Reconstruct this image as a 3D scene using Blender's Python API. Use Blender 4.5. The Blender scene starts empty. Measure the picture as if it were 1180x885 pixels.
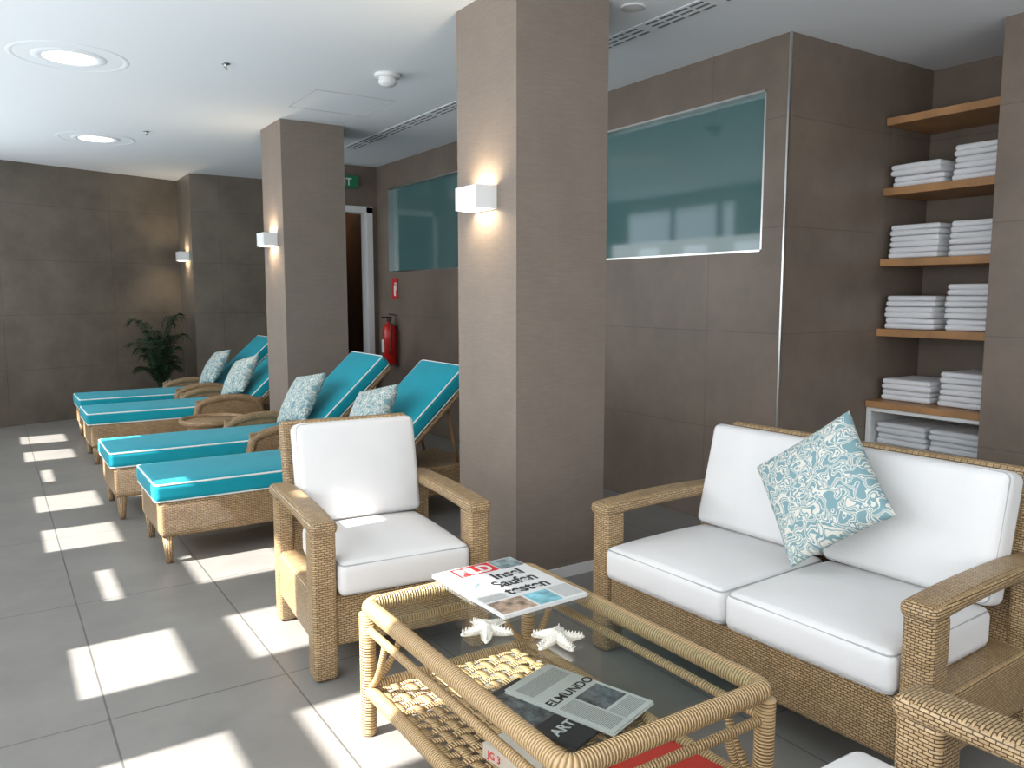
import bpy, math, random
from mathutils import Vector, Matrix
random.seed(7)
C = bpy.context.scene.collection
PI = math.pi
def rad(a): return math.radians(a)

# ------------------------------------------------------------------ materials
def newmat(name):
    m = bpy.data.materials.new(name); m.use_nodes = True
    nt = m.node_tree; b = nt.nodes['Principled BSDF']
    return m, nt, b
def col(c): return (c[0], c[1], c[2], 1)
def plain(name, c, rough=.5, metal=0, spec=.5, noise=0, nscale=20, bump=0, bscale=200, em=None, ems=0, sheen=0):
    m, nt, b = newmat(name)
    b.inputs['Base Color'].default_value = col(c); b.inputs['Roughness'].default_value = rough
    b.inputs['Metallic'].default_value = metal; b.inputs['Specular IOR Level'].default_value = spec
    if sheen: b.inputs['Sheen Weight'].default_value = sheen
    tc = nt.nodes.new('ShaderNodeTexCoord')
    if noise:
        n = nt.nodes.new('ShaderNodeTexNoise'); n.inputs['Scale'].default_value = nscale; n.inputs['Detail'].default_value = 4
        nt.links.new(tc.outputs['Object'], n.inputs['Vector'])
        r = nt.nodes.new('ShaderNodeValToRGB'); r.color_ramp.elements[0].position = .3; r.color_ramp.elements[1].position = .7
        r.color_ramp.elements[0].color = col([x*(1-noise) for x in c]); r.color_ramp.elements[1].color = col([min(1, x*(1+noise)) for x in c])
        nt.links.new(n.outputs['Fac'], r.inputs['Fac']); nt.links.new(r.outputs['Color'], b.inputs['Base Color'])
    if bump:
        n2 = nt.nodes.new('ShaderNodeTexNoise'); n2.inputs['Scale'].default_value = bscale; n2.inputs['Detail'].default_value = 3
        nt.links.new(tc.outputs['Object'], n2.inputs['Vector'])
        bp = nt.nodes.new('ShaderNodeBump'); bp.inputs['Strength'].default_value = bump; bp.inputs['Distance'].default_value = .004
        nt.links.new(n2.outputs['Fac'], bp.inputs['Height']); nt.links.new(bp.outputs['Normal'], b.inputs['Normal'])
    if em:
        b.inputs['Emission Color'].default_value = col(em); b.inputs['Emission Strength'].default_value = ems
    return m
def brick(name, c1, c2, mortar, bw, rh, ms, offset=0.0, scale=1.0, src='UV', shift=(0,0,0), rough=.5, bumpd=.003, bumps=.5,
          noise=.12, nscale=3, msmooth=.1, spec=.5):
    m, nt, b = newmat(name); L = nt.links.new
    tc = nt.nodes.new('ShaderNodeTexCoord'); mp = nt.nodes.new('ShaderNodeMapping'); mp.inputs['Location'].default_value = shift
    L(tc.outputs[src], mp.inputs['Vector'])
    br = nt.nodes.new('ShaderNodeTexBrick'); br.offset = offset; br.squash = 1
    br.inputs['Color1'].default_value = col(c1); br.inputs['Color2'].default_value = col(c2); br.inputs['Mortar'].default_value = col(mortar)
    br.inputs['Scale'].default_value = scale; br.inputs['Mortar Size'].default_value = ms; br.inputs['Mortar Smooth'].default_value = msmooth
    br.inputs['Brick Width'].default_value = bw; br.inputs['Row Height'].default_value = rh
    L(mp.outputs['Vector'], br.inputs['Vector'])
    n = nt.nodes.new('ShaderNodeTexNoise'); n.inputs['Scale'].default_value = nscale; n.inputs['Detail'].default_value = 6; n.inputs['Roughness'].default_value = .65
    L(tc.outputs['Object'], n.inputs['Vector'])
    mr = nt.nodes.new('ShaderNodeMapRange'); mr.inputs['From Min'].default_value = .3; mr.inputs['From Max'].default_value = .7
    mr.inputs['To Min'].default_value = 1-noise; mr.inputs['To Max'].default_value = 1+noise
    L(n.outputs['Fac'], mr.inputs['Value'])
    mx = nt.nodes.new('ShaderNodeVectorMath'); mx.operation = 'SCALE'
    L(br.outputs['Color'], mx.inputs[0]); L(mr.outputs['Result'], mx.inputs['Scale'])
    L(mx.outputs['Vector'], b.inputs['Base Color'])
    inv = nt.nodes.new('ShaderNodeMath'); inv.operation = 'SUBTRACT'; inv.inputs[0].default_value = 1; L(br.outputs['Fac'], inv.inputs[1])
    bp = nt.nodes.new('ShaderNodeBump'); bp.inputs['Strength'].default_value = bumps; bp.inputs['Distance'].default_value = bumpd
    L(inv.outputs[0], bp.inputs['Height']); L(bp.outputs['Normal'], b.inputs['Normal'])
    b.inputs['Roughness'].default_value = rough; b.inputs['Specular IOR Level'].default_value = spec
    return m
def wrapmat(name, c1, c2, period=.008):
    m, nt, b = newmat(name); L = nt.links.new
    tc = nt.nodes.new('ShaderNodeTexCoord'); sp = nt.nodes.new('ShaderNodeSeparateXYZ'); L(tc.outputs['UV'], sp.inputs[0])
    ma = nt.nodes.new('ShaderNodeMath'); ma.operation = 'MULTIPLY'; ma.inputs[1].default_value = 2*PI/period; L(sp.outputs['X'], ma.inputs[0])
    ad = nt.nodes.new('ShaderNodeMath'); ad.operation = 'MULTIPLY_ADD'; ad.inputs[1].default_value = 40; L(sp.outputs['Y'], ad.inputs[0]); L(ma.outputs[0], ad.inputs[2])
    si = nt.nodes.new('ShaderNodeMath'); si.operation = 'SINE'; L(ad.outputs[0], si.inputs[0])
    mr = nt.nodes.new('ShaderNodeMapRange'); mr.inputs['From Min'].default_value = -1; L(si.outputs[0], mr.inputs['Value'])
    r = nt.nodes.new('ShaderNodeValToRGB'); r.color_ramp.elements[0].color = col(c2); r.color_ramp.elements[1].color = col(c1); r.color_ramp.elements[1].position = .55
    L(mr.outputs['Result'], r.inputs['Fac']); L(r.outputs['Color'], b.inputs['Base Color'])
    bp = nt.nodes.new('ShaderNodeBump'); bp.inputs['Strength'].default_value = .9; bp.inputs['Distance'].default_value = .003
    L(mr.outputs['Result'], bp.inputs['Height']); L(bp.outputs['Normal'], b.inputs['Normal'])
    b.inputs['Roughness'].default_value = .42
    return m

M_wick = brick('wicker_weave', (.55,.385,.21), (.41,.27,.135), (.10,.058,.026), 2.1, .8, .14, offset=.5, scale=100, rough=.42, bumpd=.004, bumps=1, noise=.12, nscale=9, msmooth=.6)
M_wickb = brick('wicker_weave_brown', (.50,.33,.18), (.36,.23,.115), (.08,.045,.02), 2.4, .95, .15, offset=.5, scale=100, rough=.45, bumpd=.004, bumps=1, noise=.13, nscale=9, msmooth=.6)
M_wrap = wrapmat('wrapped_cane', (.62,.43,.22), (.23,.125,.05), .009)
M_wrapb = wrapmat('wrapped_cane_brown', (.42,.25,.12), (.14,.075,.03))
M_floor = brick('floor_tile', (.235,.224,.208), (.223,.213,.198), (.11,.105,.097), .6, 1.2, .0035, src='Object', shift=(-.26,-2.87,0), rough=.36, bumpd=.001, bumps=.4, noise=.14, nscale=2.5, spec=.5)
M_tile = brick('wall_tile', (.188,.146,.115), (.180,.140,.110), (.130,.102,.081), 1.2, .6, .0025, shift=(0.1,0,0), rough=.42, bumpd=.0006, bumps=.3, noise=.18, nscale=2.2, spec=.4)
M_tileg = brick('wall_tile_grey', (.160,.135,.108), (.152,.128,.102), (.103,.088,.072), 1.2, .6, .0025, rough=.4, bumpd=.0006, bumps=.3, noise=.25, nscale=2.0, spec=.45)
M_col = brick('textile_wallcover', (.285,.235,.196), (.255,.207,.173), (.21,.171,.143), 6.0, .45, .09, offset=.37, scale=100, rough=.7, bumpd=.0006, bumps=.4, noise=.05, nscale=5, spec=.2)
M_ceil = plain('ceiling_paint', (.78,.81,.84), .75, spec=.25)
M_white = plain('white_paint', (.82,.82,.81), .45)
M_whitep = plain('white_plastic', (.75,.75,.74), .35)
M_metal = plain('brushed_metal', (.62,.61,.59), .3, metal=1)
M_fab = plain('white_canvas', (.74,.725,.715), .85, spec=.15, bump=.25, bscale=350, noise=.02, nscale=6, sheen=.05)
M_pipe = plain('grey_piping', (.40,.41,.40), .8)
M_teal = plain('turquoise_canvas', (.006,.29,.37), .75, spec=.2, bump=.2, bscale=300, noise=.05, nscale=8, sheen=.1)
M_wpipe = plain('cream_piping', (.75,.78,.74), .7)
M_towel = plain('white_terry', (.86,.86,.88), .95, spec=.05, bump=.9, bscale=220, sheen=.2)
M_wood = plain('oak_veneer', (.42,.22,.095), .45, noise=.2, nscale=6)
M_darkwood = plain('dark_wood', (.10,.055,.033), .4, noise=.3, nscale=5)
M_black = plain('black_plastic', (.02,.02,.02), .45)
M_pot = plain('charcoal_pot', (.03,.03,.032), .5)
M_red = plain('red_enamel', (.55,.015,.012), .3)
M_redp = plain('red_print', (.62,.02,.02), .5)
M_green = plain('green_sign', (.01,.22,.10), .5)
M_leaf = plain('palm_leaf', (.013,.034,.012), .5, noise=.35, nscale=12)
M_soil = plain('soil', (.03,.02,.015), .9, bump=.6)
M_star = plain('dried_starfish', (.78,.74,.65), .8, bump=.8, bscale=180, noise=.08, nscale=30)
M_paper = plain('newsprint', (.70,.70,.68), .8, spec=.1, noise=.04, nscale=14)
M_ink = plain('black_ink', (.025,.025,.03), .7)
M_inkg = plain('grey_halftone', (.13,.14,.15), .7, noise=.8, nscale=35)
M_photo = plain('colour_photo', (.20,.26,.27), .6, noise=.8, nscale=28)
M_skin = plain('warm_photo', (.42,.30,.22), .6, noise=.7, nscale=30)
M_cyan = plain('cyan_print', (.20,.46,.52), .6, noise=.5, nscale=25)
M_redbook = plain('red_cloth', (.50,.035,.02), .55)
M_pages = plain('page_block', (.70,.66,.55), .8)
M_lamp = plain('downlight_glow', (1,1,1), .5, em=(1,.93,.82), ems=6)
M_teal_glass = plain('teal_frosted_glass', (.080,.165,.166), .05, spec=.7)
M_dark = plain('dark_slot', (.16,.16,.16), .6)

def textlines(name, base, ink, freq):
    m, nt, b = newmat(name); L = nt.links.new
    tc = nt.nodes.new('ShaderNodeTexCoord'); sp = nt.nodes.new('ShaderNodeSeparateXYZ'); L(tc.outputs['Object'], sp.inputs[0])
    ma = nt.nodes.new('ShaderNodeMath'); ma.operation = 'MULTIPLY'; ma.inputs[1].default_value = freq; L(sp.outputs['Y'], ma.inputs[0])
    si = nt.nodes.new('ShaderNodeMath'); si.operation = 'SINE'; L(ma.outputs[0], si.inputs[0])
    n = nt.nodes.new('ShaderNodeTexNoise'); n.inputs['Scale'].default_value = 160; L(tc.outputs['Object'], n.inputs['Vector'])
    ad = nt.nodes.new('ShaderNodeMath'); ad.operation = 'MULTIPLY'; L(si.outputs[0], ad.inputs[0]); L(n.outputs['Fac'], ad.inputs[1])
    r = nt.nodes.new('ShaderNodeValToRGB'); r.color_ramp.elements[0].position = .08; r.color_ramp.elements[1].position = .25
    r.color_ramp.elements[0].color = col(base); r.color_ramp.elements[1].color = col(ink)
    L(ad.outputs[0], r.inputs['Fac']); L(r.outputs['Color'], b.inputs['Base Color']); b.inputs['Roughness'].default_value = .8
    return m
M_lines = textlines('printed_columns', (.66,.66,.64), (.22,.22,.22), 2*PI/.006)

def glassmat(name, tint):
    m = bpy.data.materials.new(name); m.use_nodes = True; nt = m.node_tree; nt.nodes.clear(); L = nt.links.new
    o = nt.nodes.new('ShaderNodeOutputMaterial'); t = nt.nodes.new('ShaderNodeBsdfTransparent'); t.inputs[0].default_value = col(tint)
    g = nt.nodes.new('ShaderNodeBsdfGlossy'); g.inputs['Roughness'].default_value = .02
    f = nt.nodes.new('ShaderNodeFresnel'); f.inputs['IOR'].default_value = 1.5
    ge = nt.nodes.new('ShaderNodeNewGeometry'); iv = nt.nodes.new('ShaderNodeMath'); iv.operation = 'SUBTRACT'; iv.inputs[0].default_value = 1
    L(ge.outputs['Backfacing'], iv.inputs[1]); mu = nt.nodes.new('ShaderNodeMath'); mu.operation = 'MULTIPLY'
    L(iv.outputs[0], mu.inputs[0]); L(f.outputs[0], mu.inputs[1])
    mx = nt.nodes.new('ShaderNodeMixShader'); L(mu.outputs[0], mx.inputs[0]); L(t.outputs[0], mx.inputs[1]); L(g.outputs[0], mx.inputs[2]); L(mx.outputs[0], o.inputs[0])
    return m
M_glass = glassmat('clear_glass', (.93,.96,.95))
M_glassc = glassmat('cabinet_glass', (.98,.985,.985))

def pattern(name, tealc, cream, scale):
    m, nt, b = newmat(name); L = nt.links.new
    tc = nt.nodes.new('ShaderNodeTexCoord')
    n = nt.nodes.new('ShaderNodeTexNoise'); n.inputs['Scale'].default_value = scale; n.inputs['Detail'].default_value = 0; n.inputs['Distortion'].default_value = 1.1
    L(tc.outputs['UV'], n.inputs['Vector'])
    r = nt.nodes.new('ShaderNodeValToRGB'); cr = r.color_ramp; cr.interpolation = 'CONSTANT'
    cr.elements[0].position = 0; cr.elements[0].color = col(tealc); cr.elements[1].position = .34; cr.elements[1].color = col(cream)
    for p, c in ((.41, tealc), (.475, cream), (.53, tealc), (.595, cream), (.67, tealc)):
        e = cr.elements.new(p); e.color = col(c)
    L(n.outputs['Fac'], r.inputs['Fac']); L(r.outputs['Color'], b.inputs['Base Color']); b.inputs['Roughness'].default_value = .85
    b.inputs['Specular IOR Level'].default_value = .15
    return m
M_pat = pattern('scroll_print', (.20,.33,.36), (.68,.66,.59), 24)

# ------------------------------------------------------------------ mesh builder
class MB:
    def __init__(s): s.v = []; s.f = []; s.uv = []
    def add(s, vs, fs, uvs=None, M=None):
        o = len(s.v)
        for p in vs:
            p = Vector(p); s.v.append(M @ p if M else p)
        for i, f in enumerate(fs):
            s.f.append([o+k for k in f]); s.uv.append(uvs[i] if uvs else None)
        return s
    def box(s, c, sz, M=None):
        x, y, z = c; a, b, d = sz[0]/2, sz[1]/2, sz[2]/2
        vs = [(x+i*a, y+j*b, z+k*d) for i in (-1,1) for j in (-1,1) for k in (-1,1)]
        return s.add(vs, [(0,1,3,2),(4,6,7,5),(0,4,5,1),(2,3,7,6),(0,2,6,4),(1,5,7,3)], None, M)
    def b2(s, x0, x1, y0, y1, z0, z1):
        return s.box(((x0+x1)/2,(y0+y1)/2,(z0+z1)/2), (x1-x0, y1-y0, z1-z0))
    def rbox(s, c, sz, r, crown=0, crownb=0, m=4, M=None, k=3, fn=None):
        h = [q/2 for q in sz]; r = min(r, min(h)*.999)
        ax = []
        for a in range(3):
            inn = h[a]-r; cs = []
            for i in range(k, 0, -1): cs.append(-(inn + r*math.tan(PI/4*i/k)))
            for i in range(m+1): cs.append(-inn + 2*inn*i/m)
            for i in range(1, k+1): cs.append(inn + r*math.tan(PI/4*i/k))
            ax.append(cs)
        vm = {}; vs = []; fs = []
        def vid(p):
            key = tuple(round(q, 6) for q in p)
            if key in vm: return vm[key]
            q = [max(-(h[a]-r), min(h[a]-r, p[a])) for a in range(3)]
            d = Vector([p[a]-q[a] for a in range(3)])
            if d.length > 0: d = d.normalized()*r
            w = Vector(q)+d
            u, v = w.x/h[0], w.y/h[1]
            g = max(0, (1-u*u))*max(0, (1-v*v)); g = g**.6
            if w.z > 0: w.z += crown*g
            else: w.z -= crownb*g
            if fn: w = fn(w)
            vm[key] = len(vs); vs.append(w+Vector(c)); return vm[key]
        for a in range(3):
            b, d = (a+1) % 3, (a+2) % 3
            for sg in (-1, 1):
                for i in range(len(ax[b])-1):
                    for j in range(len(ax[d])-1):
                        q = []
                        for (ii, jj) in ((i,j),(i+1,j),(i+1,j+1),(i,j+1)):
                            p = [0,0,0]; p[a] = sg*h[a]; p[b] = ax[b][ii]; p[d] = ax[d][jj]; q.append(vid(p))
                        if sg < 0: q.reverse()
                        if len(set(q)) >= 3: fs.append(q)
        return s.add(vs, fs, None, M)
    def tube(s, pts, r, seg=10, closed=False, M=None, caps=True):
        pts = [Vector(p) for p in pts]; n = len(pts)
        rs = r if isinstance(r, (list, tuple)) else [r]*n
        vs = []; L = 0; Ls = []
        up = None
        for i, p in enumerate(pts):
            if closed: t = (pts[(i+1) % n]-pts[i-1])
            else: t = pts[min(i+1, n-1)]-pts[max(i-1, 0)]
            t.normalize()
            if up is None:
                up = Vector((0,0,1)) if abs(t.z) < .9 else Vector((1,0,0))
            u = (up - t*up.dot(t)); u.normalize(); up = u; w = t.cross(u)
            for k in range(seg):
                a = 2*PI*k/seg; vs.append(p+(u*math.cos(a)+w*math.sin(a))*rs[i])
            if i: L += (pts[i]-pts[i-1]).length
            Ls.append(L)
        fs = []; uv = []
        m = n if closed else n-1
        for i in range(m):
            j = (i+1) % n; l0 = Ls[i]; l1 = Ls[j] if j else L+(pts[0]-pts[-1]).length
            for k in range(seg):
                k2 = (k+1) % seg
                fs.append((i*seg+k, i*seg+k2, j*seg+k2, j*seg+k))
                c0, c1 = 2*PI*rs[i]*k/seg, 2*PI*rs[i]*(k+1)/seg
                uv.append(((l0,c0),(l0,c1),(l1,c1),(l1,c0)))
        if not closed and caps:
            fs.append(tuple(range(seg))[::-1]); uv.append(tuple((0,0) for _ in range(seg)))
            fs.append(tuple((n-1)*seg+k for k in range(seg))); uv.append(tuple((0,0) for _ in range(seg)))
        return s.add(vs, fs, uv, M)
    def lathe(s, prof, seg=24, c=(0,0,0), M=None, caps=True):
        vs = []; fs = []; uv = []
        n = len(prof)
        for (r, z) in prof:
            for k in range(seg):
                a = 2*PI*k/seg; vs.append((c[0]+r*math.cos(a), c[1]+r*math.sin(a), c[2]+z))
        l = 0
        for i in range(n-1):
            dl = math.hypot(prof[i+1][0]-prof[i][0], prof[i+1][1]-prof[i][1]); R = max(prof[i][0], prof[i+1][0])
            for k in range(seg):
                k2 = (k+1) % seg
                fs.append((i*seg+k, i*seg+k2, (i+1)*seg+k2, (i+1)*seg+k))
                c0, c1 = 2*PI*R*k/seg, 2*PI*R*(k+1)/seg
                uv.append(((c0,l),(c1,l),(c1,l+dl),(c0,l+dl)))
            l += dl
        if caps:
            fs.append(tuple(range(seg))[::-1]); uv.append(None)
            fs.append(tuple((n-1)*seg+k for k in range(seg))); uv.append(None)
        return s.add(vs, fs, uv, M)
    def obj(s, name, mat, parent=None, smooth=False, bevel=0, loc=(0,0,0), **props):
        me = bpy.data.meshes.new(name); me.from_pydata([tuple(v) for v in s.v], [], s.f)
        ul = me.uv_layers.new(name='UVMap')
        for p in me.polygons:
            uv = s.uv[p.index]; nrm = p.normal
            for i, li in enumerate(p.loop_indices):
                if uv is None:
                    co = me.vertices[me.loops[li].vertex_index].co
                    ax, ay, az = abs(nrm.x), abs(nrm.y), abs(nrm.z)
                    if ax >= ay and ax >= az: t = (co.y, co.z)
                    elif ay >= az: t = (co.x, co.z)
                    else: t = (co.x, co.y)
                    ul.data[li].uv = t
                else: ul.data[li].uv = uv[i]
            p.use_smooth = smooth
        me.materials.append(mat); me.update()
        o = bpy.data.objects.new(name, me); C.objects.link(o); o.location = loc
        if parent: o.parent = parent
        if bevel:
            b = o.modifiers.new('bevel', 'BEVEL'); b.width = bevel; b.segments = 2; b.limit_method = 'ANGLE'
        for k, v in props.items(): o[k] = v
        return o
def empty(name, loc=(0,0,0), rotz=0, **props):
    e = bpy.data.objects.new(name, None); e.empty_display_size = .1; C.objects.link(e)
    e.location = loc; e.rotation_euler = (0,0,rotz)
    for k, v in props.items(): e[k] = v
    return e
def dup(root, loc=None, rotz=None, label=None):
    def rec(o, par):
        n = o.copy(); C.objects.link(n)
        if par is not None:
            n.parent = par; n.matrix_parent_inverse = o.matrix_parent_inverse.copy()
        for ch in list(o.children): rec(ch, n)
        return n
    n = rec(root, None)
    if loc is not None: n.location = loc
    if rotz is not None: n.rotation_euler = (0,0,rotz)
    if label: n['label'] = label
    return n
def rrect(w, d, r, z, n=5):
    pts = []
    for cx, cy, a0 in ((w/2-r, d/2-r, 0), (-w/2+r, d/2-r, 90), (-w/2+r, -d/2+r, 180), (w/2-r, -d/2+r, 270)):
        for i in range(n+1):
            a = rad(a0+90*i/n); pts.append((cx+r*math.cos(a), cy+r*math.sin(a), z))
    out = []
    for i, p in enumerate(pts):
        q = Vector(pts[(i+1) % len(pts)]); p = Vector(p); out.append(p)
        if (q-p).length > .08:
            m = int((q-p).length/.05)
            for k in range(1, m): out.append(p.lerp(q, k/m))
    return out
def textobj(name, s, size, mat, parent, loc, rot=(0,0,0), bold=0, sx=1, align='LEFT', **props):
    cu = bpy.data.curves.new(name, 'FONT'); cu.body = s; cu.size = size; cu.align_x = align; cu.extrude = .0003; cu.offset = bold
    t = bpy.data.objects.new(name+'_tmp', cu); C.objects.link(t)
    bpy.context.view_layer.update()
    me = bpy.data.meshes.new_from_object(t.evaluated_get(bpy.context.evaluated_depsgraph_get()))
    bpy.data.objects.remove(t)
    me.materials.clear(); me.materials.append(mat)
    o = bpy.data.objects.new(name, me); C.objects.link(o); o.location = loc; o.rotation_euler = rot; o.scale = (sx,1,1)
    if parent: o.parent = parent
    for k, v in props.items(): o[k] = v
    return o
S = dict(kind='structure')

# ------------------------------------------------------------------ room shell
CH = 2.84
WX = 3.735
XL = -0.80
MB().b2(-1.0, 5.4, -2.4, 11.8, -.1, 0).obj('floor', M_floor, **S)
MB().b2(-1.0, 5.4, -2.4, 11.8, CH, CH+.1).obj('ceiling', M_ceil, **S)
w = MB(); W0, W1, W2, W3 = 3.10, 5.20, 6.20, 8.21; Z0, Z1 = 1.668, 2.57; XB = WX+.14
YB, YE = 2.945, 8.5
w.b2(WX, XB, YB, YE, 0, Z0); w.b2(WX, XB, YB, YE, Z1, CH)
w.b2(WX, XB, YB, W0, Z0, Z1); w.b2(WX, XB, W1, W2, Z0, Z1); w.b2(WX, XB, W3, YE, Z0, Z1)
w.obj('wall_right', M_tile, **S)
for i, (a, b) in enumerate(((W0, W1), (W2, W3))):
    MB().b2(WX+.06, WX+.075, a, b, Z0, Z1).obj('window_%d' % (i+1), M_teal_glass, **S)
    t = MB(); e = .012
    t.b2(WX+.001, WX+.06, a, b, Z0, Z0+e); t.b2(WX+.001, WX+.06, a, b, Z1-e, Z1)
    t.b2(WX+.001, WX+.06, a, a+e, Z0, Z1); t.b2(WX+.001, WX+.06, b-e, b, Z0, Z1)
    t.obj('trim_%d' % (i+1), M_metal, **S)
MB().b2(XB, 5.30, YB, YB+.14, 0, CH).obj('wall_recess_side', M_tile, **S)
MB().b2(5.14, 5.30, 2.0, YB, 0, CH).obj('wall_recess_back', M_tile, **S)
MB().b2(4.47, 5.30, -2.3, 2.20, 0, CH).obj('wall_pier', M_tile, **S)
MB().b2(WX-.006, WX+.006, YB-.006, YB+.006, 0, CH).obj('trim_3', M_metal, **S)
def pillar(x0, x1, y0, y1, mat):
    MB().b2(x0, x1, y0, y1, 0, CH).obj('wall_pillar', mat, **S)
pillar(2.07, 2.61, 3.13, 3.68, M_col)
pillar(2.07, 2.61, 6.60, 7.15, M_col)
b = MB(); b.b2(2.062, 2.618, 3.122, 3.13, 0, .055); b.b2(2.062, 2.07, 3.13, 3.68, 0, .055); b.b2(2.61, 2.618, 3.13, 3.68, 0, .055)
b.obj('baseboard_pillar', M_white, **S)
MB().b2(2.07, 2.95, 10.09, 11.6, 0, CH).obj('wall_mass', M_tileg, **S)
MB().b2(2.95, 3.10, 8.5, 11.6, 0, CH).obj('wall_return', M_tile, **S)
d = MB(); d.b2(2.95, 3.10, 8.49, 8.5, 0, CH); d.b2(3.10, XB, 8.5, 8.62, 2.39, CH); d.b2(3.66, XB, 8.5, 8.62, 0, 2.39)
d.obj('wall_door', M_tile, **S)
f = MB(); f.b2(3.60, 3.67, 8.47, 8.64, 0, 2.39); f.b2(3.10, 3.16, 8.47, 8.64, 0, 2.39); f.b2(3.10, 3.67, 8.47, 8.64, 2.33, 2.40)
f.obj('trim_4', M_white, **S)
l = MB(); l.b2(3.10, 3.9, 11.2, 11.3, 0, CH); l.b2(3.9, 4.0, 8.62, 11.3, 0, CH); l.obj('wall_lobby', M_darkwood, **S)
MB().b2(3.12, 3.16, 8.66, 9.40, 0.01, 2.3).obj('door_1', M_darkwood, **S)
def slab(name, p, q, th, mat):
    p = Vector((p[0], p[1], 0)); q = Vector((q[0], q[1], 0)); n = Vector((-(q-p).y, (q-p).x, 0)).normalized()*th
    L = (q-p).length; m = MB()
    vs = [p, q, q+n, p+n]; vs = vs+[v+Vector((0,0,CH)) for v in vs]
    fs = [(0,1,5,4),(1,2,6,5),(2,3,7,6),(3,0,4,7),(0,3,2,1),(4,5,6,7)]
    uv = [((0,0),(L,0),(L,CH),(0,CH))]+[tuple((0,0) for _ in range(4))]*5
    m.add(vs, fs, uv); m.obj(name, mat, **S)
slab('wall_far', (-1.0, 9.75), (2.07, 10.85), .15, M_tileg)
MB().b2(-1.0, 5.4, -2.4, -2.3, 0, CH).obj('wall_back', M_white, **S)
# daylight wall with openings shaped to cast sun patches; clerestory under an added sun blocker at its far end
wl = MB(); x0, x1 = XL-.05, XL
cs = [-.57, .40, 1.37, 2.34, 3.31, 4.28, 5.25, 6.22, 7.19, 8.14, 9.08]
def row1(c):
    if c == 4.28: return (1.18, 1.30)
    if c == 7.19: return (1.08, 1.20)
    return (.99, 1.42)
def row2(c):
    if c == 3.31: return (1.60, 2.20)
    return (1.60, 2.66) if 2 < c < 3.6 else (1.60, 2.12)
prev = -2.3
for c in cs:
    hw = .24
    wl.b2(x0, x1, prev, c-hw, .9, 2.20 if c > 7.5 else 2.66); prev = c+hw
    a, b_ = row1(c); e, f_ = row2(c)
    wl.b2(x0, x1, c-hw, c+hw, .9, a); wl.b2(x0, x1, c-hw, c+hw, b_, e)
    if c == 3.31:
        wl.b2(x0, x1, c-hw, 2.98+.09, 2.20, 2.66); wl.b2(x0, x1, 3.20, c+hw, 2.20, 2.66); wl.b2(x0, x1, 3.07, 3.20, 2.20, 2.42)
    elif f_ < 2.66: wl.b2(x0, x1, c-hw, c+hw, f_, 2.20 if c > 7.5 else 2.66)
wl.b2(x0, x1, prev, 10.2, .9, 2.20)
wl.b2(x0, x1, 7.64, 7.75, 2.20, 2.66); wl.b2(x0, x1, 8.55, 8.63, 2.20, 2.66); wl.b2(x0, x1, 9.55, 10.2, 2.20, 2.66)
wl.b2(x0, x1, -2.3, 10.2, 0, .9); wl.b2(x0, x1, -2.3, 10.2, 2.66, CH)
wl.obj('wall_left', M_white, **S)
MB().b2(XL-.95, x0, 7.2, 10.2, 2.70, 2.76).obj('ceiling_canopy', M_white, **S)  # unseen slab added outside to keep sun out of the clerestory

# ------------------------------------------------------------------ ceiling fittings
def downlight(loc):
    e = empty('recessed_downlight', loc, label='round recessed ceiling downlight, lit, with wide white trim rings', category='ceiling light', group='recessed ceiling downlights')
    t = MB(); t.lathe([(.142,-.001),(.15,-.008),(.19,-.008),(.205,-.001)], 40, caps=False); t.obj('trim_ring', M_ceil, e, True)
    t = MB(); t.lathe([(.295,-.0005),(.305,-.004),(.32,-.004),(.33,-.0005)], 40, caps=False); t.obj('outer_ring', M_ceil, e, True)
    MB().lathe([(.001,-.004),(.143,-.004)], 40, caps=False).obj('lamp_lens', M_lamp, e, True)
    return e
dl = downlight((.50, 5.63, CH)); dup(dl, (.92, 8.35, CH))
def smoke():
    e = empty('smoke_detector', (2.26, 4.93, CH), label='white round smoke detector on the ceiling', category='smoke detector')
    MB().lathe([(.085,0),(.085,-.018),(.075,-.024),(.001,-.024)], 28, caps=False).obj('base', M_whitep, e, True)
    MB().lathe([(.055,-.024),(.06,-.036),(.06,-.055),(.04,-.072),(.001,-.076)], 28, caps=False).obj('sensor_head', M_whitep, e, True)
smoke()
def speaker(loc, r, nm, lb, ct):
    e = empty(nm, loc, label=lb, category=ct)
    MB().lathe([(r,-.0005),(r*.97,-.006),(r*.85,-.008)], 32, caps=False).obj('rim', M_whitep, e, True)
    MB().lathe([(r*.85,-.005),(.001,-.009)], 32, caps=False).obj('grille', plain('grille_'+nm, (.62,.62,.62), .6), e, True)
speaker((2.77, 3.14, CH), .065, 'ceiling_speaker', 'round white speaker grille set in the ceiling', 'speaker')
for loc in ((1.32, 5.25, CH), (1.25, 7.75, CH)):
    e = empty('sprinkler_head', loc, label='small sprinkler head on the ceiling', category='sprinkler', group='ceiling sprinkler heads')
    MB().lathe([(.028,-.0005),(.026,-.004),(.008,-.006),(.008,-.03),(.016,-.032),(.001,-.034)], 16, caps=False).obj('nozzle', M_metal, e, True)
def grille(y0, y1, x=3.04):
    e = empty('ventilation_grille', (x, y0, CH), label='slotted linear air vent flush in the white ceiling', category='air vent', group='linear ceiling vents')
    MB().b2(-.07, .07, 0, y1-y0, -.004, 0).obj('plate', M_ceil, e)
    s = MB(); y = .04
    i = 0
    while y < y1-y0-.1:
        for xx in (-.045, 0, .045): s.b2(xx-.008, xx+.008, y, y+.085, -.0055, -.0035)
        y += .105 if (i % 4) != 3 else .16; i += 1
    s.obj('slot', M_dark, e, kind='stuff')
grille(1.9, 4.2); grille(5.3, 7.6)
p = MB()
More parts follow.
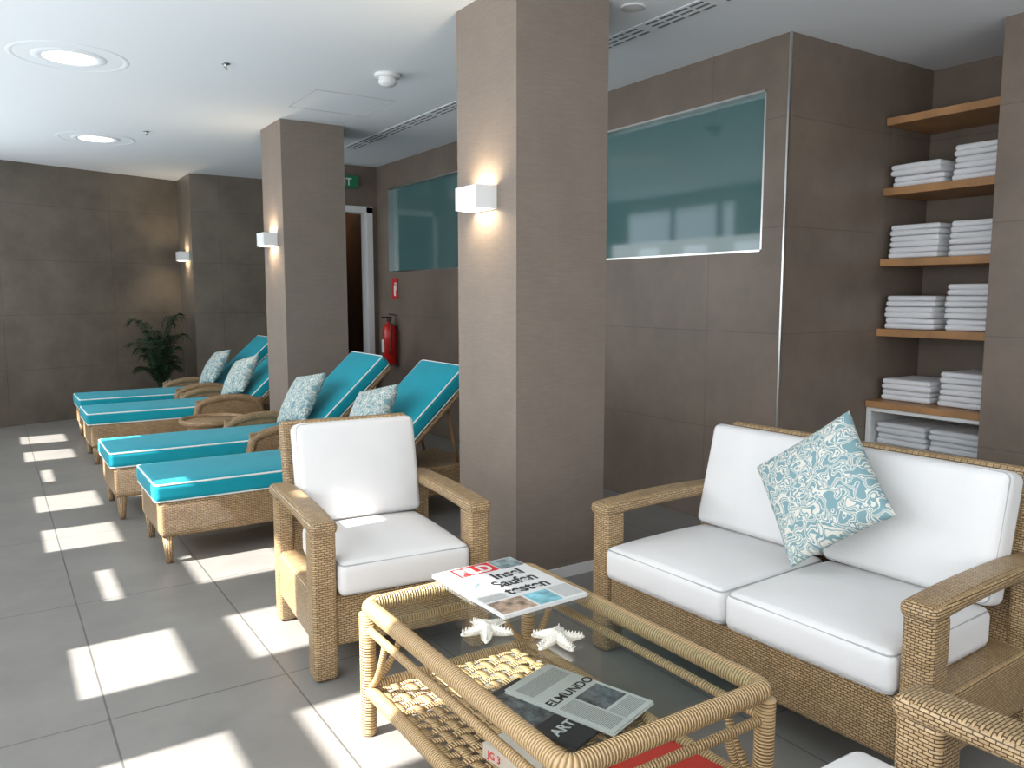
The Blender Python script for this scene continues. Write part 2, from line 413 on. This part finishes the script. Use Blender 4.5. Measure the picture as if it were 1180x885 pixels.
for (a, b_, c, d_) in ((2.0, 2.6, 5.55, 5.555), (2.0, 2.6, 6.15, 6.155), (2.0, 2.005, 5.55, 6.155), (2.6, 2.605, 5.55, 6.155)): p.b2(a, b_, c, d_, CH-.002, CH)
p.obj('trim_5', plain('joint_shadow', (.45,.45,.45), .8), **S)

# ------------------------------------------------------------------ wall lamps
def area(name, loc, rot, sx, sy, energy, color, parent=None):
    l = bpy.data.lights.new(name, 'AREA'); l.shape = 'RECTANGLE'; l.size = sx; l.size_y = sy; l.energy = energy; l.color = color
    o = bpy.data.objects.new(name, l); C.objects.link(o); o.location = loc; o.rotation_euler = rot
    if parent: o.parent = parent
    return o
def walllamp(loc):
    e = empty('wall_lamp', loc, label='white box wall lamp shining up and down, lit, on a pillar', category='wall lamp', group='white box wall lamps')
    b = MB(); h = .055; t = .008
    b.b2(-.115, -.115+t, -.1, .1, -h, h); b.b2(-t, 0, -.1, .1, -h, h); b.b2(-.115+t, -t, -.1, -.1+t, -h, h); b.b2(-.115+t, -t, .1-t, .1, -h, h)
    b.obj('lamp_shade', M_white, e)
    MB().b2(-.10, -.015, -.085, .085, -.01, .01).obj('lamp_core', plain('warm_glow', (1,.9,.7), .5, em=(1,.78,.5), ems=6), e)
    area('bulb', (-.045, 0, .02), (PI, 0, 0), .05, .15, 2.6, (1,.80,.56), e)
    area('bulb', (-.045, 0, -.02), (0, 0, 0), .05, .15, 2.6, (1,.80,.56), e)
    return e
wlmp = walllamp((2.07, 3.40, 1.885))
dup(wlmp, (2.07, 6.87, 1.885)); dup(wlmp, (2.07, 10.38, 1.885))

# ------------------------------------------------------------------ cushions
def boxcushion(name, sz, mat, pmat, parent, M, r=.035, crown=.02, fn=None, both=True, crownb=0.0, label=None, pr=.0045):
    o = MB().rbox((0,0,0), sz, r, crown=crown, crownb=crownb, m=6, M=M, fn=fn).obj(name, mat, parent, True)
    if label: o['label'] = label
    p = MB()
    for sg in ((1,-1) if both else (1,)):
        pts = rrect(sz[0]-.58*r, sz[1]-.58*r, .71*r, sg*(sz[2]/2-.29*r), 4)
        if fn: pts = [fn(Vector(q)) for q in pts]
        p.tube(pts, pr, 6, True, M)
    p.obj('piping', pmat, o, True)
    return o
def T(x, y, z): return Matrix.Translation((x, y, z))
def RX(a): return Matrix.Rotation(rad(a), 4, 'X')
def RY(a): return Matrix.Rotation(rad(a), 4, 'Y')
def RZ(a): return Matrix.Rotation(rad(a), 4, 'Z')

def seating(name, label, cat, W, D, n, loc, rotz, group=None):
    e = empty(name, loc, rotz, label=label, category=cat)
    if group: e['group'] = group
    hw, hd, aw = W/2, D/2, .092
    px, py = hw-aw/2, hd-.05
    for sx in (-1, 1):
        MB().rbox((sx*px, -py, .285), (aw, .10, .57), .02, m=4, fn=None).obj('leg', M_wick, e, True)
        MB().rbox((sx*px, py, .285), (aw*.85, .08, .57), .02, m=4).obj('leg', M_wick, e, True)
        def bow(w_, D=D):
            y = w_.y/(D/2); w_ = w_.copy(); w_.z += .012*(1-y*y); return w_
        MB().rbox((sx*px, -.003, .578), (aw+.012, D+.012, .05), .022, m=8, fn=bow).obj('armrest', M_wick, e, True)
    b = MB(); b.rbox((0, 0, .215), (W-.03, D-.05, .20), .02, m=4)
    b.obj('seat_base', M_wick, e, True)
    tilt = -13
    Mb = T(0, hd-.10, .30) @ RX(tilt)
    MB().rbox((0, .035, .285), (W-.12, .05, .60), .024, m=4, M=Mb).obj('backrest', M_wick, e, True)
    cw = (W-2*aw-.004)/n
    for i in range(n):
        cx = -((n-1)/2)*cw+i*cw
        boxcushion('seat_cushion', (cw-.004, D-.13, .125), M_fab, M_pipe, e, T(cx, -.085, .315+.064), r=.03, crown=.03, pr=.0035)
        bw = cw-.004+(.012 if n == 1 else .008)
        cxb = cx+(0 if n == 1 else (.006 if i else -.006))
        def soft(q, s=i):
            q = q.copy(); q.z += .006*math.sin(7*q.x+2*s)*math.sin(6*q.y+1); return q
        Mc = T(cxb, hd-.155, .445) @ RX(tilt) @ T(0, 0, .215) @ RX(90)
        boxcushion('back_cushion', (bw, .43, .11), M_fab, M_pipe, e, Mc, r=.03, crown=.035, pr=.0035, fn=soft)
    return e
armchair = seating('wicker_armchair', 'honey wicker armchair with white canvas cushions, partly sunlit', 'armchair', .72, .72, 1, (1.31, 3.05, 0), rad(-5))
sofa = seating('wicker_sofa', 'two-seat honey wicker sofa with white seat and back cushions', 'sofa', 1.36, .72, 2, (2.36, 1.77, 0), rad(-87.7))
ac2 = dup(armchair, (1.25, .52, 0), rad(180), 'honey wicker armchair with white cushions beside the glass coffee table')
for c_ in ac2.children:
    if c_.name.startswith('seat_cushion'): c_.location = (0, -.055, .015)

# ------------------------------------------------------------------ scatter pillows
def pillow_mesh(s, T_):
    n = 22; m = MB(); vs = []; idx = {}
    def P(u, v, sg):
        x = s/2*u*(1-.07*(1-v*v)); y = s/2*v*(1-.07*(1-u*u))
        z = sg*T_/2*(max(0,(1-u**2))*max(0,(1-v**2)))**.42
        z += .004*math.sin(9*u+3*v)*math.cos(7*v)*(1-u*u)*(1-v*v)
        return (x, y, z)
    fs = []; uvs = []
    for sg in (1, -1):
        for i in range(n):
            for j in range(n):
                q = []; uq = []
                for a, b in ((i,j),(i+1,j),(i+1,j+1),(i,j+1)):
                    u, v = -1+2*a/n, -1+2*b/n
                    u = math.sin(u*PI/2); v = math.sin(v*PI/2)
                    border = a in (0,n) or b in (0,n)
                    key = (a, b, 0 if border else sg)
                    if key not in idx: idx[key] = len(vs); vs.append(P(u, v, sg))
                    q.append(idx[key]); uq.append((u*s/2+sg*.7, v*s/2))
                if sg < 0: q.reverse(); uq.reverse()
                fs.append(q); uvs.append(uq)
    m.add(vs, fs, uvs); return m
def place(o, loc, nrm, spin):
    n = Vector(nrm).normalized(); x = Vector((0,0,1)).cross(n).normalized(); y = n.cross(x)
    R = Matrix((x, y, n)).transposed().to_4x4()
    o.matrix_world = Matrix.Translation(loc) @ R @ Matrix.Rotation(rad(spin), 4, 'Z')
sp = pillow_mesh(.415, .17).obj('throw_pillow', M_pat, None, True, label='square throw pillow with pale teal scroll print on the sofa', category='pillow')
place(sp, (2.40, 1.70, .745), (-.93, .02, .36), 40)
lp = pillow_mesh(.40, .15).obj('throw_pillow', M_pat, None, True, label='pale teal scroll print pillow leaning on a sun lounger', category='pillow', group='pillows on the sun loungers')

# ------------------------------------------------------------------ sun loungers
def lounger(loc):
    e = empty('sun_lounger', loc, label='wicker sun lounger, raised back, turquoise mattress piped in cream', category='sun lounger', group='row of sun loungers')
    MB().rbox((.975, 0, .24), (1.95, .62, .19), .02, m=4).obj('base_frame', M_wickb, e, True)
    for x in (.04, 1.91):
        for y in (-.275, .275):
            MB().tube([(x,y,0),(x,y,.03),(x,y,.16)], [.017,.02,.032], 12).obj('leg', M_wickb, e, True)
    A = 43; hx, hz = 1.33, .345
    Mh = T(hx, 0, hz) @ RY(-A)
    bk = MB(); bk.rbox((.39, 0, -.0), (.79, .60, .035), .016, m=4, M=Mh); bk.obj('backrest', M_wickb, e, True)
    for y in (-.24, .24):
        MB().tube([Mh @ Vector((.55, y, -.02)), (1.82, y, .33)], .012, 8).obj('back_prop', M_wrapb, e, True)
    boxcushion('mattress', (1.36, .62, .105), M_teal, M_wpipe, e, T(.655, 0, .335+.05), r=.03, crown=.012, pr=.006)
    boxcushion('back_mattress', (.77, .61, .095), M_teal, M_wpipe, e, Mh @ T(.42, 0, .067), r=.03, crown=.012, pr=.006)
    for y in (-.345, .345):
        a = MB(); pts = []
        for i in range(17):
            t = i/16; x = .82+.60*t
            z = .30+.20*math.sin(PI*t)**.22 if 0 < t < 1 else .30
            pts.append((x, y, z))
        a.tube(pts, .032, 10)
        a.rbox((1.12, y, .35), (.58, .035, .28), .012, m=3)
        a.obj('armrest', M_wickb, e, True)
    return e
L4 = lounger((.69, 4.73, 0))
dup(L4, (.60, 5.79, 0)); dup(L4, (.655, 7.74, 0)); dup(L4, (.69, 8.82, 0))
place(lp, (1.99, 4.70, .66), (-.84, -.12, .54), 14)
for (x, y, s, a) in ((1.90, 5.76, 10, -.10), (1.95, 7.68, 14, -.12), (1.98, 8.80, 8, -.05)):
    q = lp.copy(); C.objects.link(q); place(q, (x, y, .66), (-.84, a, .54), s)
st = empty('wicker_side_table', (1.46, 6.62, 0), label='round brown wicker side table between the sun loungers', category='side table')
MB().lathe([(.20,0),(.205,.02),(.185,.2),(.20,.38),(.21,.40)], 32).obj('table_base', M_wickb, st, True)
tt = MB(); tt.lathe([(.001,.425),(.235,.425),(.24,.415),(.235,.40),(.21,.40)], 36, caps=False)
tt.tube([(.24*math.cos(2*PI*i/40), .24*math.sin(2*PI*i/40), .425) for i in range(40)], .02, 8, True)
tt.obj('table_top', M_wickb, st, True)

# ------------------------------------------------------------------ coffee table
ct = empty('coffee_table', (1.268, 1.78, 0), label='honey cane coffee table with inset glass top and woven lower shelf', category='coffee table')
hx, hy = .312, .53
def ring(hx, hy, z, r, cr=.03):
    return MB().tube(rrect(2*hx, 2*hy, cr, z, 5), r, 12, True)
ring(hx, hy, .434, .026, .030).obj('top_rim', M_wrap, ct, True)
ring(hx, hy, .358, .013, .02).obj('apron_rail', M_wrap, ct, True)
for sx in (-1, 1):
    for sy in (-1, 1):
        MB().tube([(sx*hx, sy*hy, z) for z in (0,.01,.1,.2,.3,.41)], [.020,.025,.026,.026,.026,.026], 14).obj('leg', M_wrap, ct, True)
for sx in (-1, 1):
    for sy in (-1, 1):
        br = MB(); br.tube([(sx*hx, sy*(hy-.14*t), .17+.19*t*t) for t in [i/8 for i in range(9)]][::-1], .011, 8); br.obj('corner_brace', M_wrap, ct, True)
        br = MB(); br.tube([(sx*(hx-.14*t), sy*hy, .17+.19*t*t) for t in [i/8 for i in range(9)]][::-1], .011, 8); br.obj('corner_brace', M_wrap, ct, True)
ring(hx, hy, .155, .022, .03).obj('shelf_rim', M_wrap, ct, True)
lat = MB()
nx, ny = 13, 23
xs = [-hx+.03+(2*hx-.06)*i/(nx-1) for i in range(nx)]; ys = [-hy+.03+(2*hy-.06)*i/(ny-1) for i in range(ny)]
def ribbon(m, pts, side, w):
    vs = []; fs = []; uv = []; s = Vector(side)*w/2; n = len(pts); l = 0
    for p in pts:
        p = Vector(p); vs += [p-s, p+s, p+s-Vector((0,0,.004)), p-s-Vector((0,0,.004))]
    for i in range(n-1):
        dl = (Vector(pts[i+1])-Vector(pts[i])).length
        for k in range(4):
            k2 = (k+1) % 4
            fs.append((4*i+k, 4*i+k2, 4*i+4+k2, 4*i+4+k)); uv.append(((l,0),(l,w),(l+dl,w),(l+dl,0)))
        l += dl
    m.add(vs, fs, uv)
for i, x in enumerate(xs):
    ribbon(lat, [(x, -hy, .158)]+[(x, y, .158+.004*(1 if (i+j) % 2 else -1)) for j, y in enumerate(ys)]+[(x, hy, .158)], (1,0,0), .027)
for j, y in enumerate(ys):
    ribbon(lat, [(-hx, y, .158)]+[(x, y, .158-.004*(1 if (i+j) % 2 else -1)) for i, x in enumerate(xs)]+[(hx, y, .158)], (0,1,0), .024)
lat.obj('woven_shelf', M_wrap, ct, True)
MB().box((0, 0, .456), (2*hx-.035, 2*hy-.035, .008)).obj('glass_top', M_glass, ct, False)

def star(loc, rz):
    m = MB()
    for k in range(5):
        a = 2*PI*k/5; d = Vector((math.cos(a), math.sin(a), 0)); n = Vector((-d.y, d.x, 0))
        pts = [d*(.078*t)+Vector((0,0,.020-.012*t+.003*math.sin(3*t+k))) for t in [i/8 for i in range(9)]]
        m.tube(pts, [.019,.018,.0165,.015,.0135,.0115,.0095,.007,.003], 10)
        for t in range(1, 8):
            for sd in (-1, 0, 1):
                r = .018-.0016*t; b = d*(.0095*t+.003)+n*sd*r*.85+Vector((0,0,.020-.0013*t))
                dr = (n*sd*.9+Vector((0,0,1 if sd == 0 else .35))+d*.15).normalized()
                m.tube([b+dr*r*.35 if sd == 0 else b-dr*.002, b+dr*(r*.35+.012 if sd == 0 else .009)], [.0042, .0008], 6)
    o = m.obj('starfish', M_star, None, True, label='dried cream starfish with knobbly arms on the glass table', category='starfish', group='two dried starfish')
    o.location = loc; o.rotation_euler = (0, 0, rad(rz)); return o
s1 = star((1.135, 1.865, .461), 20)
s2 = s1.copy(); C.objects.link(s2); s2.location = (1.268, 1.71, .461); s2.rotation_euler = (0, 0, rad(50))

def paper(name, label, cat, loc, rz, w, h, th=.010, mat=M_paper):
    e = empty(name, loc, rad(rz), label=label, category=cat)
    m = MB(); k = 3
    for i in range(k):
        m.rbox((random.uniform(-.003,.003), random.uniform(-.003,.003), th*(i+.5)/k), (w, h, th/k), th/k*.45, m=1)
    m.obj('pages', mat, e, True); return e
def patch(name, e, x0, x1, y0, y1, z, mat, dz=.0004):
    return MB().b2(x0, x1, y0, y1, z, z+dz).obj(name, mat, e)
n1 = paper('newspaper', 'colour tabloid newspaper with red and white masthead on the glass table', 'newspaper', (1.383, 2.145, .4605), 2, .325, .435, .012)
z = .0123
patch('masthead_block', n1, -.10, .055, .125, .21, z, M_redp)
textobj('masthead', 'BILD', .086, M_paper, n1, (-.092, .136, z+.0006), bold=.003, sx=.76)
patch('photograph', n1, -.157, -.105, .125, .21, z, M_skin)
patch('photograph', n1, .06, .157, .12, .21, z, M_photo)
textobj('headline', 'Insel', .078, M_ink, n1, (-.01, .05, z+.0004), bold=.002, sx=.85)
textobj('headline', 'Saufen', .078, M_ink, n1, (-.05, -.02, z+.0004), bold=.002, sx=.82)
textobj('headline', 'testen', .078, M_ink, n1, (-.05, -.09, z+.0004), bold=.002, sx=.85)
patch('photograph', n1, -.157, -.065, -.02, .115, z, M_photo)
patch('column_text', n1, -.155, -.065, -.105, -.03, z, M_lines)
patch('photograph', n1, -.157, -.03, -.21, -.115, z, M_skin)
patch('photograph', n1, -.02, .07, -.21, -.115, z, M_cyan)
patch('column_text', n1, .08, .155, -.205, -.11, z, M_lines)

zs = .166
n3 = paper('magazine', 'dark covered magazine on the woven shelf under the newspaper', 'magazine', (1.335, 1.86, zs), 18, .22, .38, .012, M_ink)
textobj('cover_title', 'ARTE', .05, M_paper, n3, (-.10, -.12, .0125), (0,0,0), bold=.001)
patch('cover_photograph', n3, -.10, .10, -.04, .16, .0122, M_inkg)
n2 = paper('newspaper', 'folded broadsheet newspaper with a black serif masthead on the shelf', 'newspaper', (1.455, 1.85, zs+.0125), 18, .23, .40, .012)
textobj('masthead', 'ELMUNDO', .047, M_ink, n2, (-.108, .02, .0126), (0,0,0), bold=.0009, sx=1.0)
patch('photograph', n2, -.02, .10, -.11, .00, .0123, M_inkg)
patch('column_text', n2, -.105, -.03, -.18, .0, .0123, M_lines)
patch('column_text', n2, -.02, .10, -.18, -.12, .0123, M_lines)
patch('column_text', n2, -.10, .10, .10, .17, .0123, M_lines)
def book(label, loc, rz, w, h, th, cm, title=None, tm=None):
    e = empty('book', loc, rad(rz), label=label, category='book')
    c = MB(); c.b2(-w/2, w/2, -h/2, h/2, 0, .003); c.b2(-w/2, w/2, -h/2, h/2, th-.003, th); c.b2(-w/2, -w/2+.003, -h/2, h/2, .003, th-.003)
    c.obj('cover', cm, e)
    MB().b2(-w/2+.003, w/2-.004, -h/2+.004, h/2-.004, .003, th-.003).obj('page_block', M_pages, e)
    if title: textobj('spine_title', title, th*.7, tm, e, (-w/2-.0004, h/2-.02, th*.22), (rad(90), 0, rad(-90)), bold=.0004)
    return e
book('thick pale paperback with a red spine mark on the woven shelf', (1.135, 1.68, zs), 10, .125, .19, .042, plain('cream_cover', (.55,.50,.42), .5), 'JG 3', M_redp)
book('red hardcover book lying on the woven shelf', (1.42, 1.42, zs), 8, .20, .27, .03, M_redbook)

# ------------------------------------------------------------------ towel shelves
SY0, SY1 = 2.205, 2.94
for i, zz in enumerate((2.465, 2.046, 1.618, 1.188)):
    MB().b2(4.645, 5.135, SY0, SY1, zz-.0225, zz+.0225).obj('shelf', M_wood, None, bevel=.002, label='oak wall shelf in the tiled recess' + (' holding folded white towels' if i else ', empty, the topmost one'), category='shelf', group='oak shelves in the recess')
cb = empty('towel_cabinet', (0,0,0), label='white low cabinet with glass front and oak top holding towels', category='cabinet')
MB().b2(4.565, 5.135, SY0, SY1, .725, .765).obj('cabinet_top', M_wood, cb, bevel=.002)
k = MB(); k.b2(4.60, 5.135, SY0, SY0+.02, 0, .725); k.b2(4.60, 5.135, SY1-.02, SY1, 0, .725); k.b2(5.11, 5.13, SY0+.02, SY1-.02, 0, .725)
k.b2(4.60, 5.11, SY0+.02, SY1-.02, .475, .495); k.b2(4.60, 5.11, SY0+.02, SY1-.02, .0, .08); k.b2(4.60, 4.62, SY0+.02, SY1-.02, .08, .475)
k.obj('body', M_white, cb, bevel=.002)
dd = MB(); dd.b2(4.58, 4.60, SY0, SY0+.03, .475, .722); dd.b2(4.58, 4.60, SY1-.03, SY1, .475, .722); dd.b2(4.58, 4.60, SY0+.03, SY1-.03, .475, .495); dd.b2(4.58, 4.60, SY0+.03, SY1-.03, .70, .722)
door = dd.obj('door', M_white, cb, bevel=.002)
MB().b2(4.588, 4.592, SY0+.03, SY1-.03, .495, .70).obj('glass_pane', M_glassc, door)
tw = MB()
def wob(w_): return Vector((w_.x+.004*math.sin(14*w_.y), w_.y, w_.z*(1+.06*math.sin(9*w_.y+5*w_.x))))
tw.rbox((0,0,.017), (.36, .318, .034), .0165, m=7, fn=wob); tw.rbox((.006,.002,.050), (.352, .312, .032), .0155, m=7, fn=wob)
proto = tw.obj('folded_towel', M_towel, None, True, label='folded white terry towel stacked in the recess', category='towel', group='folded white towels')
first = True
def stack(x, y, z, n, j=1.0):
    global first
    for i in range(n):
        if first: t = proto; first = False
        else: t = proto.copy(); C.objects.link(t)
        t.location = (x+random.uniform(-.015,.015), y+random.uniform(-.007,.007)*j, z+i*.0685)
        t.rotation_euler = (0, 0, random.uniform(-.035,.035)*j+(PI if i % 2 else 0))
for zz, a, b_ in ((2.0685, 2, 3), (1.6405, 3, 3), (1.2105, 3, 4), (.765, 2, 3)):
    stack(4.86, 2.755, zz+.002, a); stack(4.86, 2.39, zz+.002, b_)
stack(4.80, 2.742, .497, 2, .1); stack(4.80, 2.405, .497, 2, .1)

# ------------------------------------------------------------------ exit sign, extinguisher, signs, plant
ex = empty('exit_sign', (3.33, 8.46, 2.655), label='green exit sign above the doorway', category='sign')
MB().b2(-.17, .17, -.012, .03, -.065, .065).obj('sign_board', M_green, ex)
textobj('lettering', 'EXIT', .11, M_white, ex, (-.135, -.0135, -.04), (rad(90), 0, 0), bold=.002)
fs_ = empty('fire_extinguisher_sign', (WX-.002, 8.04, 1.49), label='red square sign with white extinguisher symbol on the tiled wall', category='sign')
MB().b2(-.004, 0, -.075, .075, -.11, .11).obj('sign_board', M_redp, fs_)
g = MB(); g.b2(-.006, -.0045, -.022, .022, -.08, .03); g.b2(-.006, -.0045, -.01, .01, .03, .055); g.b2(-.006, -.0045, -.035, .012, .05, .065); g.b2(-.006, -.0045, -.042, -.03, -.02, .06)
g.obj('pictogram', M_white, fs_)
fe = empty('fire_extinguisher', (WX-.085, 8.03, .66), label='red fire extinguisher with black hose hung on the tiled wall', category='fire extinguisher')
MB().lathe([(.06,0),(.075,.012),(.075,.36),(.068,.41),(.045,.445),(.025,.455),(.022,.48)], 28).obj('cylinder', M_red, fe, True)
vv = MB(); vv.lathe([(.024,.475),(.028,.49),(.024,.51),(.001,.512)], 16); vv.box((-.03,0,.52), (.12,.02,.014), None); vv.box((-.025,0,.547), (.11,.018,.01), RY(8)); vv.obj('valve_handle', M_black, fe)
MB().tube([(-.01,-.02,.495),(-.03,-.08,.50),(-.03,-.115,.42),(-.03,-.105,.28),(-.03,-.095,.16),(-.03,-.093,.12)], .010, 8).obj('hose', M_black, fe, True)
MB().b2(-.0775, -.074, -.03, .03, .14, .28).obj('label_plate', M_paper, fe)
MB().b2(.07, .084, -.03, .03, .30, .42).obj('wall_bracket', M_black, fe)
so = empty('wall_socket', (1.83, 10.70, .33), rad(20), label='small white wall socket low on the tiled wall', category='socket')
MB().b2(-.04, .04, -.01, .06, -.04, .04).obj('plate', M_whitep, so, bevel=.003)
MB().lathe([(.02,0),(.018,-.002),(.001,-.002)], 16, M=T(0,-.011,0) @ RX(-90)).obj('outlet', M_dark, so)

pl = empty('potted_palm', (1.66, 10.12, 0), label='dark green palm in a charcoal pot in the tiled corner', category='potted plant')
MB().lathe([(.10,0),(.12,.02),(.15,.30),(.155,.32),(.14,.32),(.135,.29),(.001,.29)], 28).obj('pot', M_pot, pl, True)
MB().lathe([(.13,.295),(.06,.31),(.001,.315)], 20).obj('soil', M_soil, pl, True)
st_ = MB(); lf = MB()
for k_ in range(30):
    a = k_*2.4; reach = random.uniform(.14, .36); top = random.uniform(.55, 1.22); L0 = Vector((.02*math.cos(a), .02*math.sin(a), .30))
    pts = []
    for i in range(13):
        t = i/12; r_ = reach*t**1.5; zz = .30+(top-.30)*math.sin(t*PI*.60)
        pts.append(Vector((min(.36, L0.x+r_*math.cos(a)), L0.y+r_*math.sin(a), zz)))
    st_.tube(pts, [.006-.0035*i/12 for i in range(13)], 5)
    for i in range(3, 13):
        tg = (pts[i]-pts[i-1]).normalized(); sd = tg.cross(Vector((0,0,1))).normalized()
        for sg in (-1, 1):
            for off in (0, .5):
                p0 = pts[i-1].lerp(pts[i], off); ln = .17*(1-.5*abs(i-7)/7)
                dr = (sd*sg*.8+tg*.8+Vector((0,0,-.10))).normalized(); tip = p0+dr*ln+Vector((0,0,-.03)); mid = p0+dr*ln*.5+Vector((0,0,.005))
                tip.x = min(tip.x, .39); mid.x = min(mid.x, .38)
                wv = tg*.010
                lf.add([p0, mid-wv, tip, mid+wv], [(0,1,2,3)])
st_.obj('stem', M_leaf, pl, True, kind='stuff'); lf.obj('fronds', M_leaf, pl, False, kind='stuff')

# ------------------------------------------------------------------ lights
sun = bpy.data.lights.new('sun', 'SUN'); sun.energy = 20; sun.angle = rad(1.0); sun.color = (1,.96,.91)
so_ = bpy.data.objects.new('sun', sun); C.objects.link(so_)
so_.rotation_euler = Vector((1, 0.0, -1)).to_track_quat('-Z', 'Y').to_euler()
so_.location = (-6, 4, 6)
area('window_daylight', (XL+.06, 6.2, 1.55), (0, rad(-90), 0), 1.3, 7.5, 100, (.93,.97,1.0))
area('window_daylight', (XL+.06, 0.2, 1.55), (0, rad(-90), 0), 1.3, 4.2, 72, (.93,.97,1.0))
area('window_daylight', (1.6, -2.2, 1.6), (rad(90), 0, 0), 4.0, 1.6, 52, (.93,.97,1.0))  # added fill from the camera side, no window in this wall
area('lobby_light', (3.5, 9.9, 2.6), (0, 0, 0), .3, .3, 2.5, (1,.8,.6))
wd = bpy.data.worlds.new('sky'); bpy.context.scene.world = wd; wd.use_nodes = True
bg = wd.node_tree.nodes['Background']; bg.inputs['Color'].default_value = (.75,.87,1,1); bg.inputs['Strength'].default_value = 2.8

cam = bpy.data.cameras.new('camera'); co = bpy.data.objects.new('camera', cam); C.objects.link(co)
co.location = (0, 0, 1.42); co.rotation_euler = (rad(90-6.36), 0, rad(-33.17)); cam.sensor_width = 36; cam.lens = 920/1180*36; cam.clip_start = .05
bpy.context.scene.camera = co
vs = bpy.context.scene.view_settings
try:
    vs.view_transform = 'Standard'; vs.look = 'None'; vs.exposure = 0
except Exception as ex_: print(ex_)
